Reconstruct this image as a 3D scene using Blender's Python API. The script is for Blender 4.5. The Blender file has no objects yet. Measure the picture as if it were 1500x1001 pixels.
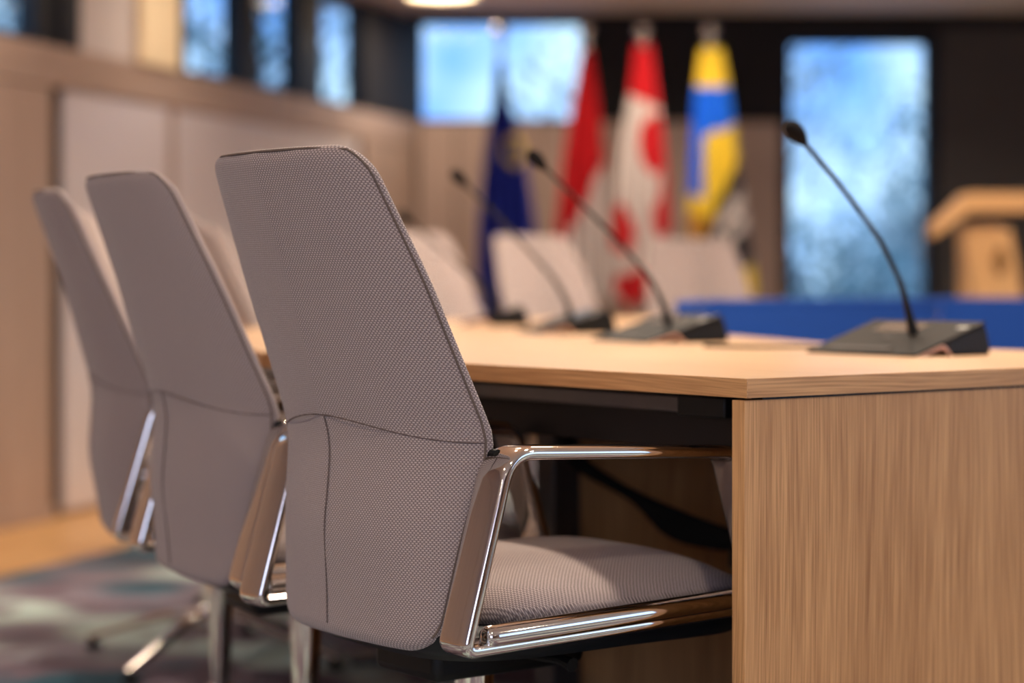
import bpy, bmesh, math, random
from mathutils import Vector, Matrix
PI = math.pi
random.seed(7)
S = bpy.context.scene
C = S.collection

# ------------------------------------------------------------------ camera
H = 0.857; F = 3000.0; HY = 412.0           # camera height, focal length in px, horizon row
cd = bpy.data.cameras.new('camera'); cam = bpy.data.objects.new('camera', cd); C.objects.link(cam)
cam.location = (0, 0, H); cam.rotation_euler = (PI/2, 0, 0)
cd.sensor_width = 36; cd.lens = 36*F/1500
cd.shift_y = (HY-500.5)/1500
cd.clip_start = 0.05; cd.clip_end = 200
cd.dof.use_dof = True; cd.dof.focus_distance = 2.40; cd.dof.aperture_fstop = 2.05
cd.dof.aperture_blades = 0
S.camera = cam
# ------------------------------------------------------------------ view, world
S.view_settings.view_transform = 'Standard'; S.view_settings.look = 'None'
S.view_settings.gamma = 1; S.view_settings.use_curve_mapping = False
S.view_settings.exposure = 0.0
W = bpy.data.worlds.new('sky'); S.world = W; W.use_nodes = True
nt = W.node_tree; nt.nodes.clear()
wo = nt.nodes.new('ShaderNodeOutputWorld'); bg = nt.nodes.new('ShaderNodeBackground')
tc = nt.nodes.new('ShaderNodeTexCoord'); nz = nt.nodes.new('ShaderNodeTexNoise'); cr = nt.nodes.new('ShaderNodeValToRGB')
nz.inputs['Scale'].default_value = 14; nz.inputs['Detail'].default_value = 3
cr.color_ramp.elements[0].position = .34; cr.color_ramp.elements[0].color = (.15, .38, .92, 1)
cr.color_ramp.elements[1].position = .60; cr.color_ramp.elements[1].color = (.66, .86, 1.0, 1)
nt.links.new(tc.outputs['Generated'], nz.inputs['Vector']); nt.links.new(nz.outputs['Fac'], cr.inputs['Fac'])
nt.links.new(cr.outputs['Color'], bg.inputs['Color']); nt.links.new(bg.outputs['Background'], wo.inputs['Surface'])
bg.inputs['Strength'].default_value = 1.75
S.cycles.use_denoising = True
S.cycles.max_bounces = 8; S.cycles.diffuse_bounces = 4; S.cycles.glossy_bounces = 4
S.cycles.transparent_max_bounces = 8; S.cycles.sample_clamp_indirect = 5; S.cycles.sample_clamp_direct = 0
S.cycles.caustics_reflective = False; S.cycles.caustics_refractive = False

def area(name, loc, size, power, col, target=None, size_y=None, shape='DISK', spread=None):
    l = bpy.data.lights.new(name, 'AREA'); l.energy = power; l.color = col; l.size = size; l.shape = shape
    if size_y: l.shape = 'RECTANGLE'; l.size_y = size_y
    if spread: l.spread = spread
    o = bpy.data.objects.new(name, l); C.objects.link(o); o.location = loc
    if target is not None:
        o.rotation_euler = (Vector(target)-Vector(loc)).to_track_quat('-Z', 'Y').to_euler()
    return o
CEIL = 2.285
WARM = (1.0, .85, .68)
# recessed ceiling downlights, some unseen and added as fill (their housings are built further down at the same spots)
DOWN = [(.48, 3.02, 22), (-.42, 4.1, 14), (-.25, 5.3, 20), (.35, 6.2, 24), (1.3, 6.4, 24), (2.4, 6.5, 18),
        (1.3, 4.2, 28), (-2.2, 4.6, 6), (-1.6, 6.6, 7), (-.95, 7.9, 6), (-.35, 10.15, 9), (.76, 9.40, 15), (2.4, 8.6, 22),  # the lamp by the cream pier is added to brighten it
        (-1.7, 1.6, 15), (.5, .7, 14), (2.6, 1.9, 14), (-2.2, -.9, 24), (.6, -1.4, 24), (3.0, -1.0, 22)]  # unseen downlights added so that upright surfaces get light
for x, y, p in DOWN:
    area('downlight_lamp', (x, y, CEIL-.012), .13, p, WARM, (x, y, 0), spread=math.radians(150))
# unseen fill panels added at the rear and right walls, tinted like daylight
area('fill_rear', (-1.2, -3.85, 1.35), 3.6, 62, (.70, .72, 1.0), (-1.2, 5, 1.2), size_y=1.7)
area('fill_right', (4.85, 2.0, 1.35), 3.6, 16, (.62, .76, 1.0), (-5, 2.0, 1.2), size_y=1.7)

# ------------------------------------------------------------------ materials
def lin(c):
    return tuple(((v/255)/12.92 if v/255 <= .04045 else ((v/255+.055)/1.055)**2.4) for v in c) + (1,)
class NT:
    def __init__(s, m): s.t = m.node_tree; s.n = s.t.nodes; s.l = s.t.links
    def new(s, typ, **kw):
        n = s.n.new(typ)
        for k, v in kw.items(): setattr(n, k, v)
        return n
    def math(s, op, a, b=None):
        n = s.n.new('ShaderNodeMath'); n.operation = op
        for i, v in enumerate((a, b)):
            if v is None: continue
            if isinstance(v, (int, float)): n.inputs[i].default_value = v
            else: s.l.new(v, n.inputs[i])
        return n.outputs[0]
def mat(name, col=None, rough=.5, metal=0., spec=.5, emit=None, es=0., srgb=True):
    m = bpy.data.materials.new(name); m.use_nodes = True
    b = m.node_tree.nodes['Principled BSDF']
    if col: b.inputs['Base Color'].default_value = lin(col) if srgb else tuple(col)+(1,)
    b.inputs['Roughness'].default_value = rough; b.inputs['Metallic'].default_value = metal
    b.inputs['Specular IOR Level'].default_value = spec
    if emit: b.inputs['Emission Color'].default_value = lin(emit); b.inputs['Emission Strength'].default_value = es
    return m
def noise_mat(name, c1, c2, scale=8, rough=.6, bump=.0, detail=4, stretch=(1, 1, 1), spec=.3, metal=0):
    m = mat(name, c1, rough, metal, spec); g = NT(m); b = g.n['Principled BSDF']
    t = g.new('ShaderNodeTexCoord'); mp = g.new('ShaderNodeMapping'); mp.inputs['Scale'].default_value = stretch
    n = g.new('ShaderNodeTexNoise'); n.inputs['Scale'].default_value = scale; n.inputs['Detail'].default_value = detail
    r = g.new('ShaderNodeMix', data_type='RGBA'); r.inputs[6].default_value = lin(c1); r.inputs[7].default_value = lin(c2)
    g.l.new(t.outputs['Object'], mp.inputs['Vector']); g.l.new(mp.outputs[0], n.inputs['Vector'])
    g.l.new(n.outputs['Fac'], r.inputs[0]); g.l.new(r.outputs[2], b.inputs['Base Color'])
    if bump:
        bp = g.new('ShaderNodeBump'); bp.inputs['Distance'].default_value = bump; bp.inputs['Strength'].default_value = 1
        g.l.new(n.outputs['Fac'], bp.inputs['Height']); g.l.new(bp.outputs[0], b.inputs['Normal'])
    return m
def wood_mat(name, light, dark, rough=.42, fine=420, wavy=1.0):
    m = mat(name, light, rough, 0, .35); g = NT(m); b = g.n['Principled BSDF']
    uv = g.new('ShaderNodeUVMap'); uv.uv_map = 'UVMap'
    # broad bending of the figure
    mpw = g.new('ShaderNodeMapping'); mpw.inputs['Scale'].default_value = (1.0, 2.6, 1)
    w = g.new('ShaderNodeTexNoise'); w.inputs['Scale'].default_value = 1.0; w.inputs['Detail'].default_value = 1.5
    g.l.new(uv.outputs[0], mpw.inputs['Vector']); g.l.new(mpw.outputs[0], w.inputs['Vector'])
    sp = g.new('ShaderNodeSeparateXYZ'); g.l.new(uv.outputs[0], sp.inputs[0])
    vv = g.math('ADD', sp.outputs[1], g.math('MULTIPLY', w.outputs['Fac'], .16*wavy))
    cb = g.new('ShaderNodeCombineXYZ'); g.l.new(g.math('MULTIPLY', sp.outputs[0], 1.3), cb.inputs[0]); g.l.new(vv, cb.inputs[1])
    def streak(sy, sx, det):
        mp = g.new('ShaderNodeMapping'); mp.inputs['Scale'].default_value = (sx, sy, 1)
        n = g.new('ShaderNodeTexNoise'); n.inputs['Scale'].default_value = 1; n.inputs['Detail'].default_value = det
        n.inputs['Roughness'].default_value = .6
        g.l.new(cb.outputs[0], mp.inputs['Vector']); g.l.new(mp.outputs[0], n.inputs['Vector']); return n.outputs['Fac']
    a = streak(fine, 5, 2); c = streak(70, 1.6, 2); d = streak(9, .6, 1)
    f = g.math('ADD', g.math('ADD', g.math('MULTIPLY', a, .54), g.math('MULTIPLY', c, .22)), g.math('MULTIPLY', d, .24))
    rp = g.new('ShaderNodeValToRGB'); g.l.new(f, rp.inputs['Fac'])
    rp.color_ramp.elements[0].position = .36; rp.color_ramp.elements[0].color = lin(dark)
    rp.color_ramp.elements[1].position = .60; rp.color_ramp.elements[1].color = lin(light)
    g.l.new(rp.outputs[0], b.inputs['Base Color'])
    bp = g.new('ShaderNodeBump'); bp.inputs['Distance'].default_value = .0003; bp.inputs['Strength'].default_value = .5
    g.l.new(a, bp.inputs['Height']); g.l.new(bp.outputs[0], b.inputs['Normal'])
    return m
def fabric_mat(name, light, dark):
    m = mat(name, light, .92, 0, .12); g = NT(m); b = g.n['Principled BSDF']
    b.inputs['Sheen Weight'].default_value = .25; b.inputs['Sheen Roughness'].default_value = .6
    uv = g.new('ShaderNodeUVMap'); uv.uv_map = 'UVMap'
    sp = g.new('ShaderNodeSeparateXYZ')
    dn = g.new('ShaderNodeTexNoise'); dn.inputs['Scale'].default_value = 120; dn.inputs['Detail'].default_value = 1
    g.l.new(uv.outputs[0], dn.inputs['Vector'])
    g.l.new(uv.outputs[0], sp.inputs[0])
    P = .0027; Q = .0050
    row = g.math('DIVIDE', sp.outputs[1], P)
    par = g.math('MULTIPLY', g.math('MODULO', g.math('FLOOR', g.math('ADD', row, 1000)), 2), PI)
    jit = g.math('MULTIPLY', dn.outputs['Fac'], 1.6)
    su = g.math('SINE', g.math('ADD', g.math('ADD', g.math('MULTIPLY', sp.outputs[0], 2*PI/Q), par), jit))
    su = g.math('ADD', g.math('MULTIPLY', su, .5), .5)
    sv = g.math('ABSOLUTE', g.math('SINE', g.math('MULTIPLY', row, PI)))
    h = g.math('MULTIPLY', g.math('POWER', su, .6), g.math('POWER', sv, .7))
    r = g.new('ShaderNodeMix', data_type='RGBA'); r.inputs[6].default_value = lin(dark); r.inputs[7].default_value = lin(light)
    g.l.new(h, r.inputs[0]); g.l.new(r.outputs[2], b.inputs['Base Color'])
    bp = g.new('ShaderNodeBump'); bp.inputs['Distance'].default_value = .0007; bp.inputs['Strength'].default_value = .7
    g.l.new(h, bp.inputs['Height']); g.l.new(bp.outputs[0], b.inputs['Normal'])
    return m
M = {}
M['fabric'] = fabric_mat('taupe_fabric', (206, 188, 182), (112, 97, 97))
M['piping'] = noise_mat('piping_thread', (120, 104, 94), (98, 84, 78), 400, .9)
M['seam'] = noise_mat('seam_thread', (112, 97, 93), (94, 80, 76), 300, .9)
M['chrome'] = mat('polished_chrome', (226, 220, 214), .07, 1.0)
M['chrome2'] = mat('polished_base', (214, 204, 196), .16, 1.0)
M['shell'] = noise_mat('black_shell', (16, 18, 22), (22, 25, 30), 60, .42)
M['plastic'] = noise_mat('black_plastic', (11, 11, 11), (16, 16, 16), 90, .5)
M['rubber'] = noise_mat('black_rubber', (10, 10, 10), (16, 16, 16), 200, .8)
M['oak'] = wood_mat('oak_laminate', (220, 167, 112), (158, 108, 64), wavy=.55)
M['oaktop'] = wood_mat('oak_top', (190, 154, 116), (170, 132, 94), rough=.38, wavy=.5)
M['oakfar'] = wood_mat('wall_oak', (176, 152, 138), (158, 134, 120), rough=.5)
M['oaklect'] = wood_mat('lectern_oak', (222, 176, 122), (196, 146, 92), rough=.5)
M['woodfloor'] = wood_mat('floor_oak', (212, 166, 112), (184, 138, 86), rough=.4)
M['wallpanel'] = noise_mat('satin_panel', (216, 206, 206), (206, 194, 194), 3, .22, spec=.6)
M['gap'] = noise_mat('shadow_gap', (66, 46, 30), (54, 38, 26), 20, .7)
M['cream'] = noise_mat('cream_plaster', (238, 216, 180), (230, 206, 170), 6, .8)
M['plaster'] = noise_mat('grey_plaster', (206, 194, 190), (198, 186, 182), 6, .8)
M['dark'] = noise_mat('charcoal_wall', (76, 72, 70), (68, 64, 63), 5, .75)
M['black'] = noise_mat('black_wall', (24, 21, 22), (30, 26, 26), 5, .7)
M['frame'] = noise_mat('anthracite_frame', (20, 22, 30), (26, 28, 36), 30, .5)
M['ceil'] = noise_mat('ceiling_paint', (238, 224, 214), (232, 218, 208), 9, .85)
M['blue'] = noise_mat('blue_felt', (36, 84, 168), (30, 72, 152), 120, .85)
M['bluecap'] = noise_mat('blue_rail', (120, 150, 225), (105, 135, 215), 40, .5)
M['steel'] = noise_mat('grey_steel', (100, 94, 92), (86, 81, 79), 40, .35, metal=.6)
M['steeldark'] = noise_mat('dark_steel', (44, 38, 36), (36, 31, 30), 40, .5, metal=.2)
M['micplate'] = noise_mat('mic_plate', (34, 31, 29), (29, 26, 25), 250, .58, spec=.12)
M['bronze'] = noise_mat('bronze_trim', (214, 164, 136), (200, 150, 124), 90, .35, metal=.7)
M['foam'] = noise_mat('foam_windscreen', (8, 6, 7), (20, 15, 15), 600, .95, bump=.001)
M['silver'] = noise_mat('silver_print', (170, 168, 164), (150, 148, 146), 60, .5)
M['screen'] = noise_mat('mic_screen', (96, 92, 88), (84, 80, 77), 60, .12, spec=.8)
M['greykey'] = noise_mat('grey_key', (40, 37, 36), (48, 44, 42), 60, .5)
M['pole'] = mat('pole_metal', (190, 186, 182), .22, 1.0)
M['bark'] = noise_mat('bark', (62, 58, 60), (44, 42, 46), 20, .9)
M['lamp'] = mat('lamp_diffuser', (255, 240, 210), .5, emit=(255, 222, 176), es=9)
M['lamprim'] = noise_mat('lamp_rim', (225, 215, 205), (215, 205, 196), 20, .5)
for nme, a, b in (('leafa', (150, 175, 178), (112, 142, 150)), ('leafb', (170, 184, 184), (128, 150, 160))):
    M[nme] = noise_mat('leaf_'+nme[-1], a, b, 3, .7)
def glass_mat():
    m = bpy.data.materials.new('window_glass'); m.use_nodes = True; g = NT(m); g.n.clear()
    o = g.new('ShaderNodeOutputMaterial'); mx = g.new('ShaderNodeMixShader'); t = g.new('ShaderNodeBsdfTransparent'); gl = g.new('ShaderNodeBsdfGlossy')
    fr = g.new('ShaderNodeFresnel'); fr.inputs['IOR'].default_value = 1.45
    t.inputs['Color'].default_value = (.90, .96, 1, 1); gl.inputs['Roughness'].default_value = .03
    ge = g.new('ShaderNodeNewGeometry'); g.l.new(g.math('MULTIPLY', fr.outputs[0], g.math('SUBTRACT', 1, ge.outputs['Backfacing'])), mx.inputs[0]); g.l.new(t.outputs[0], mx.inputs[1]); g.l.new(gl.outputs[0], mx.inputs[2]); g.l.new(mx.outputs[0], o.inputs[0])
    return m
M['glass'] = glass_mat()
def carpet_mat():
    m = mat('patterned_carpet', (90, 84, 90), .95, 0, .1); g = NT(m); b = g.n['Principled BSDF']
    t = g.new('ShaderNodeTexCoord')
    def noi(scale, sx, sy, det, off=0):
        mp = g.new('ShaderNodeMapping'); mp.inputs['Scale'].default_value = (sx, sy, 1); mp.inputs['Location'].default_value = (off, off*.7, 0)
        mp.inputs['Rotation'].default_value = (0, 0, .35)
        n = g.new('ShaderNodeTexNoise'); n.inputs['Scale'].default_value = scale; n.inputs['Detail'].default_value = det
        g.l.new(t.outputs['Object'], mp.inputs[0]); g.l.new(mp.outputs[0], n.inputs['Vector']); return n.outputs['Fac']
    a = noi(1.9, 1.0, .8, 1); c = noi(3.4, 1, .7, 2, 5.3); d = noi(400, 1, 1, 1)
    r1 = g.new('ShaderNodeValToRGB'); r1.color_ramp.interpolation = 'EASE'
    e = r1.color_ramp.elements; e[0].position = .24; e[0].color = lin((46, 54, 64)); e[1].position = .60; e[1].color = lin((200, 220, 214))
    k = e.new(.36); k.color = lin((66, 102, 118)); k = e.new(.45); k.color = lin((138, 128, 140))
    g.l.new(a, r1.inputs[0])
    r2 = g.new('ShaderNodeValToRGB'); e = r2.color_ramp.elements; e[0].position = .50; e[0].color = (0, 0, 0, 1); e[1].position = .57; e[1].color = (1, 1, 1, 1)
    g.l.new(c, r2.inputs[0])
    mx = g.new('ShaderNodeMix', data_type='RGBA'); mx.inputs[7].default_value = lin((124, 110, 122))
    g.l.new(r2.outputs[0], mx.inputs[0]); g.l.new(r1.outputs[0], mx.inputs[6]); g.l.new(mx.outputs[2], b.inputs['Base Color'])
    bp = g.new('ShaderNodeBump'); bp.inputs['Distance'].default_value = .002; g.l.new(d, bp.inputs['Height']); g.l.new(bp.outputs[0], b.inputs['Normal'])
    return m
M['carpet'] = carpet_mat()

# ------------------------------------------------------------------ mesh helpers
def uv_planar(me, grain):
    g0 = Vector(grain).normalized()
    L = me.uv_layers.get('UVMap') or me.uv_layers.new(name='UVMap')
    for p in me.polygons:
        n = p.normal; g = g0 - n*n.dot(g0)
        if g.length < .3: g = n.cross(Vector((0, 0, 1)))
        if g.length < .1: g = Vector((1, 0, 0))
        g.normalize(); h = n.cross(g)
        for li in p.loop_indices:
            v = me.vertices[me.loops[li].vertex_index].co
            L.data[li].uv = (v.dot(g)+3, v.dot(h)+3+n.x*1.7)
def mesh(name, V, Fc, m, parent=None, smooth=False, grain=None, uvs=None, bevel=0, mats=None, fm=None, angle=35):
    me = bpy.data.meshes.new(name); me.from_pydata([tuple(v) for v in V], [], Fc)
    bm = bmesh.new(); bm.from_mesh(me); bmesh.ops.recalc_face_normals(bm, faces=bm.faces); bm.to_mesh(me); bm.free()
    me.update()
    for x in (mats or [m]): me.materials.append(x)
    if fm:
        for p, i in zip(me.polygons, fm): p.material_index = i
    if grain is not None: uv_planar(me, grain)
    if uvs is not None:
        L = me.uv_layers.new(name='UVMap')
        for l in me.loops: L.data[l.index].uv = uvs[l.vertex_index]
    if smooth or bevel:
        for p in me.polygons: p.use_smooth = True
        me.set_sharp_from_angle(angle=math.radians(angle))
    o = bpy.data.objects.new(name, me); C.objects.link(o)
    if parent: o.parent = parent
    if bevel:
        b = o.modifiers.new('bevel', 'BEVEL'); b.width = bevel; b.segments = 2; b.limit_method = 'ANGLE'
    return o
class Geo:
    def __init__(s): s.V = []; s.F = []
    def add(s, V, Fc):
        k = len(s.V); s.V += [Vector(v) for v in V]; s.F += [[i+k for i in f] for f in Fc]; return s
    def box(s, a, b):
        (x0, y0, z0), (x1, y1, z1) = a, b
        return s.add([(x0, y0, z0), (x1, y0, z0), (x1, y1, z0), (x0, y1, z0), (x0, y0, z1), (x1, y0, z1), (x1, y1, z1), (x0, y1, z1)],
                     [[0, 3, 2, 1], [4, 5, 6, 7], [0, 1, 5, 4], [1, 2, 6, 5], [2, 3, 7, 6], [3, 0, 4, 7]])
    def prism(s, poly, z0, z1):
        n = len(poly)
        return s.add([(x, y, z0) for x, y in poly]+[(x, y, z1) for x, y in poly],
                     [list(range(n))[::-1], [n+i for i in range(n)]]+[[i, (i+1) % n, n+(i+1) % n, n+i] for i in range(n)])
    def prism_xz(s, poly, y0, y1):
        n = len(poly)
        return s.add([(x, y0, z) for x, z in poly]+[(x, y1, z) for x, z in poly],
                     [list(range(n)), [n+i for i in range(n)][::-1]]+[[i, (i+1) % n, n+(i+1) % n, n+i] for i in range(n)])
    def lathe(s, prof, seg=24, c=(0, 0, 0), axis='z'):
        V = []; Fc = []
        for r, z in prof:
            for k in range(seg):
                a = 2*PI*k/seg
                p = (r*math.cos(a), r*math.sin(a), z)
                V.append(Vector(p)+Vector(c))
        n = len(prof)
        for i in range(n-1):
            for k in range(seg):
                Fc.append([i*seg+k, i*seg+(k+1) % seg, (i+1)*seg+(k+1) % seg, (i+1)*seg+k])
        Fc.append(list(range(seg))[::-1]); Fc.append([(n-1)*seg+k for k in range(seg)])
        return s.add(V, Fc)
    def tube(s, pts, rad, seg=10, ref=(0, 1, 0), profile=None, closed=False):
        pts = [Vector(p) for p in pts]; n = len(pts); V = []; Fc = []
        if not hasattr(rad, '__len__'): rad = [rad]*n
        ref = Vector(ref); a0 = None
        for i, p in enumerate(pts):
            if closed: t = pts[(i+1) % n]-pts[i-1]
            else: t = pts[min(i+1, n-1)]-pts[max(i-1, 0)]
            t.normalize()
            if profile:   # ref is the constant side direction
                b = ref; a = t.cross(b).normalized()
                for (u, w) in profile: V.append(p+a*u*rad[i]+b*w*rad[i])
                m_ = len(profile)
            else:
                if a0 is None: a0 = t.cross(ref if abs(t.dot(ref)) < .95 else Vector((1, 0, 0))).normalized()
                a0 = (a0-t*a0.dot(t)).normalized(); b = t.cross(a0)
                for k in range(seg):
                    an = 2*PI*k/seg; V.append(p+(a0*math.cos(an)+b*math.sin(an))*rad[i])
                m_ = seg
        for i in range(n if closed else n-1):
            j = (i+1) % n
            for k in range(m_): Fc.append([i*m_+k, i*m_+(k+1) % m_, j*m_+(k+1) % m_, j*m_+k])
        if not closed: Fc.append(list(range(m_))[::-1]); Fc.append([(n-1)*m_+k for k in range(m_)])
        return s.add(V, Fc)
    def build(s, name, m, parent=None, **k): return mesh(name, s.V, s.F, m, parent, **k)
def smoothpath(pts, n=8):
    P = [Vector(p) for p in pts]; P = [P[0]*2-P[1]]+P+[P[-1]*2-P[-2]]; out = []
    for i in range(1, len(P)-2):
        for k in range(n):
            t = k/n
            out.append(.5*((2*P[i])+(P[i+1]-P[i-1])*t+(2*P[i-1]-5*P[i]+4*P[i+1]-P[i+2])*t*t+(3*P[i]-P[i-1]-3*P[i+1]+P[i+2])*t**3))
    out.append(P[-2]); return out
def rounded(pts, r, n=6, closed=False):
    P = [Vector(p) for p in pts]; out = []; N = len(P)
    for i in range(N):
        if not closed and i in (0, N-1): out.append(P[i]); continue
        a = P[i-1]-P[i]; b = P[(i+1) % N]-P[i]; rr = r[i] if hasattr(r, '__len__') else r
        an = a.angle(b); d = min(rr/math.tan(an/2), a.length*.48, b.length*.48)
        s0 = P[i]+a.normalized()*d; s1 = P[i]+b.normalized()*d
        for k in range(n+1):
            t = k/n; out.append((1-t)**2*s0+2*t*(1-t)*P[i]+t*t*s1)
    return out
def tag(o, label=None, cat=None, group=None, kind=None):
    if label: o['label'] = label
    if cat: o['category'] = cat
    if group: o['group'] = group
    if kind: o['kind'] = kind
    return o
def thing(name, label, cat, loc=(0, 0, 0), rz=0, group=None):
    o = bpy.data.objects.new(name, None); C.objects.link(o); o.empty_display_size = .1
    o.location = loc; o.rotation_euler = (0, 0, rz)
    return tag(o, label, cat, group)
def copy_tree(o, parent=None):
    c = o.copy(); C.objects.link(c)
    if parent: c.parent = parent
    for ch in list(o.children): copy_tree(ch, c)
    return c

# ------------------------------------------------------------------ room shell
LW0 = Vector((-1.765, 7.06, 0)); LU = Vector((.311, .9504, 0)).normalized(); LN = Vector((LU.y, -LU.x, 0))
def sx(p):                       # position along the left wall seen at column p of the photograph
    k = (p-750)/F
    return (k*LW0.y-LW0.x)/(LU.x-k*LU.y)
BY = 10.9; RX = 4.95; NY = -3.95
SE = (BY-LW0.y)/LU.y             # far end of left wall
SN = (NY-LW0.y)/LU.y
cN = LW0+LU*SN; cF = LW0+LU*SE
WT = .07
out = [(cN.x-.3, NY-.25), (RX+.25, NY-.25), (RX+.25, BY+.25), (cF.x-.3, BY+.25)]
tag(Geo().prism(out, -.12, 0).build('floor', M['woodfloor'], grain=tuple(LU)), kind='structure')
tag(Geo().prism(out, CEIL, CEIL+.12).build('ceiling', M['ceil']), kind='structure')
off = .57
q0 = LW0+LU*SN+LN*off; q1 = LW0+LU*(SE-.25)+LN*off
cpoly = [(q0.x+.15, NY+.3), (RX-.4, NY+.3), (RX-.4, BY-.5), (q1.x+.1, BY-.5)]
tag(Geo().prism(cpoly, 0.0, .008).build('carpet', M['carpet']), 'blue green and grey patterned carpet edged by a strip of orange wood floor', 'carpet')
# left wall: mesh in wall coordinates (x along wall, y into the room)
LA = math.atan2(LU.y, LU.x)
def wall_frame(o, loc, rz): o.location = loc; o.rotation_euler = (0, 0, rz); return o
# room side of the left wall is -y in this frame
RAIL = 1.707; SILL = 1.725; HEAD = 2.25
g = Geo()
wins = [(-2.6, sx(63)), (sx(276), sx(357)), (sx(378), sx(442)), (sx(472), sx(534))]
g.box((SN-.2, .02, 0), (SE+.1, .02+WT, RAIL))
s_prev = SN-.2
solid = [(SN-.2, -2.6)]+[(wins[i][1], wins[i+1][0]) for i in range(3)]+[(wins[3][1], SE+.1)]
for a, b in [solid[0]]: g.box((a, .02, RAIL), (b, .02+WT, CEIL))
g.box((-2.6, .02, HEAD), (SE+.1, .02+WT, CEIL))
wl = wall_frame(tag(g.build('wall_left', M['oakfar'], grain=(0, 0, 1)), kind='structure'), LW0, LA)
# wall pieces between the high windows
def wpiece(name, a, b, z0, z1, m, y0=.0, y1=.07):
    return Geo().box((a, y0, z0), (b, y1, z1)).build(name, m, wl)
wpiece('pier', sx(92), sx(118), RAIL, HEAD, M['frame'])
wpiece('pier', sx(118), sx(196), RAIL, HEAD, M['plaster'])
wpiece('pier', sx(196), sx(254), RAIL, HEAD, M['cream'], -.03)
wpiece('pier', sx(254), sx(270), RAIL, HEAD, M['frame'])
# top rail band, panels and shadow gap below
o = Geo().box((SN, -.012, 1.56), (SE-.02, .02, RAIL)).build('top_rail', M['oakfar'], wl, grain=(1, 0, 0))
ed = [SN, -7.0, -4.4, -1.9, sx(74), None, sx(93), sx(246), sx(257), sx(400), sx(523), sx(530), SE-.02]
def pan(a, b, m, y0=-.008): return Geo().box((a+.006, y0, .02), (b-.006, .02, 1.555)).build('panel', m, wl, grain=(0, 0, 1), bevel=.002)
for a, b in ((SN, -7.0), (-7.0, -4.4), (-4.4, -1.9), (-1.9, sx(74))): pan(a, b, M['oakfar'])
pan(sx(93), sx(246), M['wallpanel'], -.004); pan(sx(257), sx(388), M['wallpanel'], -.004); pan(sx(388), sx(523), M['wallpanel'], -.004)
pan(sx(530), SE-.02, M['oakfar'])
Geo().box((sx(74), .012, .0), (sx(93), .019, 1.56)).build('shadow_gap', M['gap'], wl)
Geo().box((sx(246), .0, .0), (sx(257), .02, 1.56)).build('stile', M['oakfar'], wl, grain=(0, 0, 1))
tag(wall_frame(Geo().box((SN, -.022, 0), (sx(74), -.008, .05)).build('baseboard_left', M['oakfar'], grain=(1, 0, 0)), LW0, LA), kind='structure')
# windows
def window(n, frame, a, b, z0, z1, parent_loc, rz, mull=(), y=.10, fw=.035):
    g = Geo()
    d0, d1 = y-.045, y+.03
    g.box((a, d0, z0), (b, d1, z0+fw)); g.box((a, d0, z1-fw), (b, d1, z1)); g.box((a, d0, z0), (a+fw, d1, z1)); g.box((b-fw, d0, z0), (b, d1, z1))
    w = wall_frame(tag(g.build('window_%d' % n if frame == 'w' else 'door_1', M['frame'], bevel=.002), kind='structure'), parent_loc, rz)
    xs = [a+fw]+list(mull)+[b-fw]
    for m_ in mull: Geo().box((m_-.02, d0+.004, z0+fw), (m_+.02, d1-.004, z1-fw)).build('mullion', M['frame'], w)
    for i in range(len(xs)-1):
        Geo().box((xs[i], y-.006, z0+fw), (xs[i+1], y+.006, z1-fw)).build('pane', M['glass'], w)
    return w
window(1, 'w', wins[0][0], wins[0][1], SILL-.018, HEAD, LW0, LA, mull=(-1.2,), y=.06, fw=.02)
for i in (1, 2, 3): window(i+1, 'w', wins[i][0], wins[i][1], SILL-.018, HEAD, LW0, LA, y=.06, fw=.02)
for i in (1, 2): wpiece('pier', wins[i][1], wins[i+1][0], RAIL, HEAD, M['frame'], .0)
wpiece('pier', wins[0][1], sx(92), RAIL, HEAD, M['frame'], .02)
wpiece('pier', sx(270), wins[1][0], RAIL, HEAD, M['frame'], .02)
wpiece('pier', wins[3][1], SE+.1, RAIL, HEAD, M['black'], .0)
# back wall
bx = lambda p: (p-750)/F*BY
bz = lambda y: H-(y-HY)/F*BY
WX0, WX1 = bx(600), bx(857); WZ0, WZ1 = bz(178), bz(28)
DX0, DX1 = bx(1153), bx(1367); DZ = bz(54)
g = Geo()
g.box((cF.x-.3, BY, 0), (DX0, BY+.22, WZ0)); g.box((cF.x-.3, BY, WZ0), (WX0, BY+.22, CEIL)); g.box((WX0, BY, WZ1), (WX1, BY+.22, CEIL))
g.box((WX1, BY, WZ0), (DX0, BY+.22, CEIL)); g.box((DX0, BY, DZ), (DX1, BY+.22, CEIL)); g.box((DX1, BY, 0), (RX+.25, BY+.22, CEIL))
wb = tag(g.build('wall_back', M['black']), kind='structure')
xs = [cF.x+.01, bx(668), bx(790), bx(912), bx(1030), bx(1143)]
for i in range(5):
    Geo().box((xs[i]+.004, BY-.03, .06), (xs[i+1]-.004, BY, bz(179))).build('panel', M['oakfar'], wb, grain=(0, 0, 1), bevel=.002)
xs = [DX1+.03, 3.0, 3.7, 4.4, RX]
for i in range(4): Geo().box((xs[i]+.004, BY-.02, .06), (xs[i+1]-.004, BY, CEIL-.08)).build('panel', M['dark'], wb, bevel=.002)
tag(Geo().box((cF.x+.01, BY-.04, 0), (DX0-.02, BY-.03, .07)).build('baseboard_back', M['oakfar'], grain=(1, 0, 0)), kind='structure')
window(5, 'w', WX0, WX1, WZ0, WZ1, (0, BY, 0), 0, mull=(), y=.12, fw=.02)
window(6, 'd', DX0, DX1, .0, DZ, (0, BY, 0), 0, y=.12, fw=.03)
d1 = bpy.data.objects['door_1']
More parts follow.
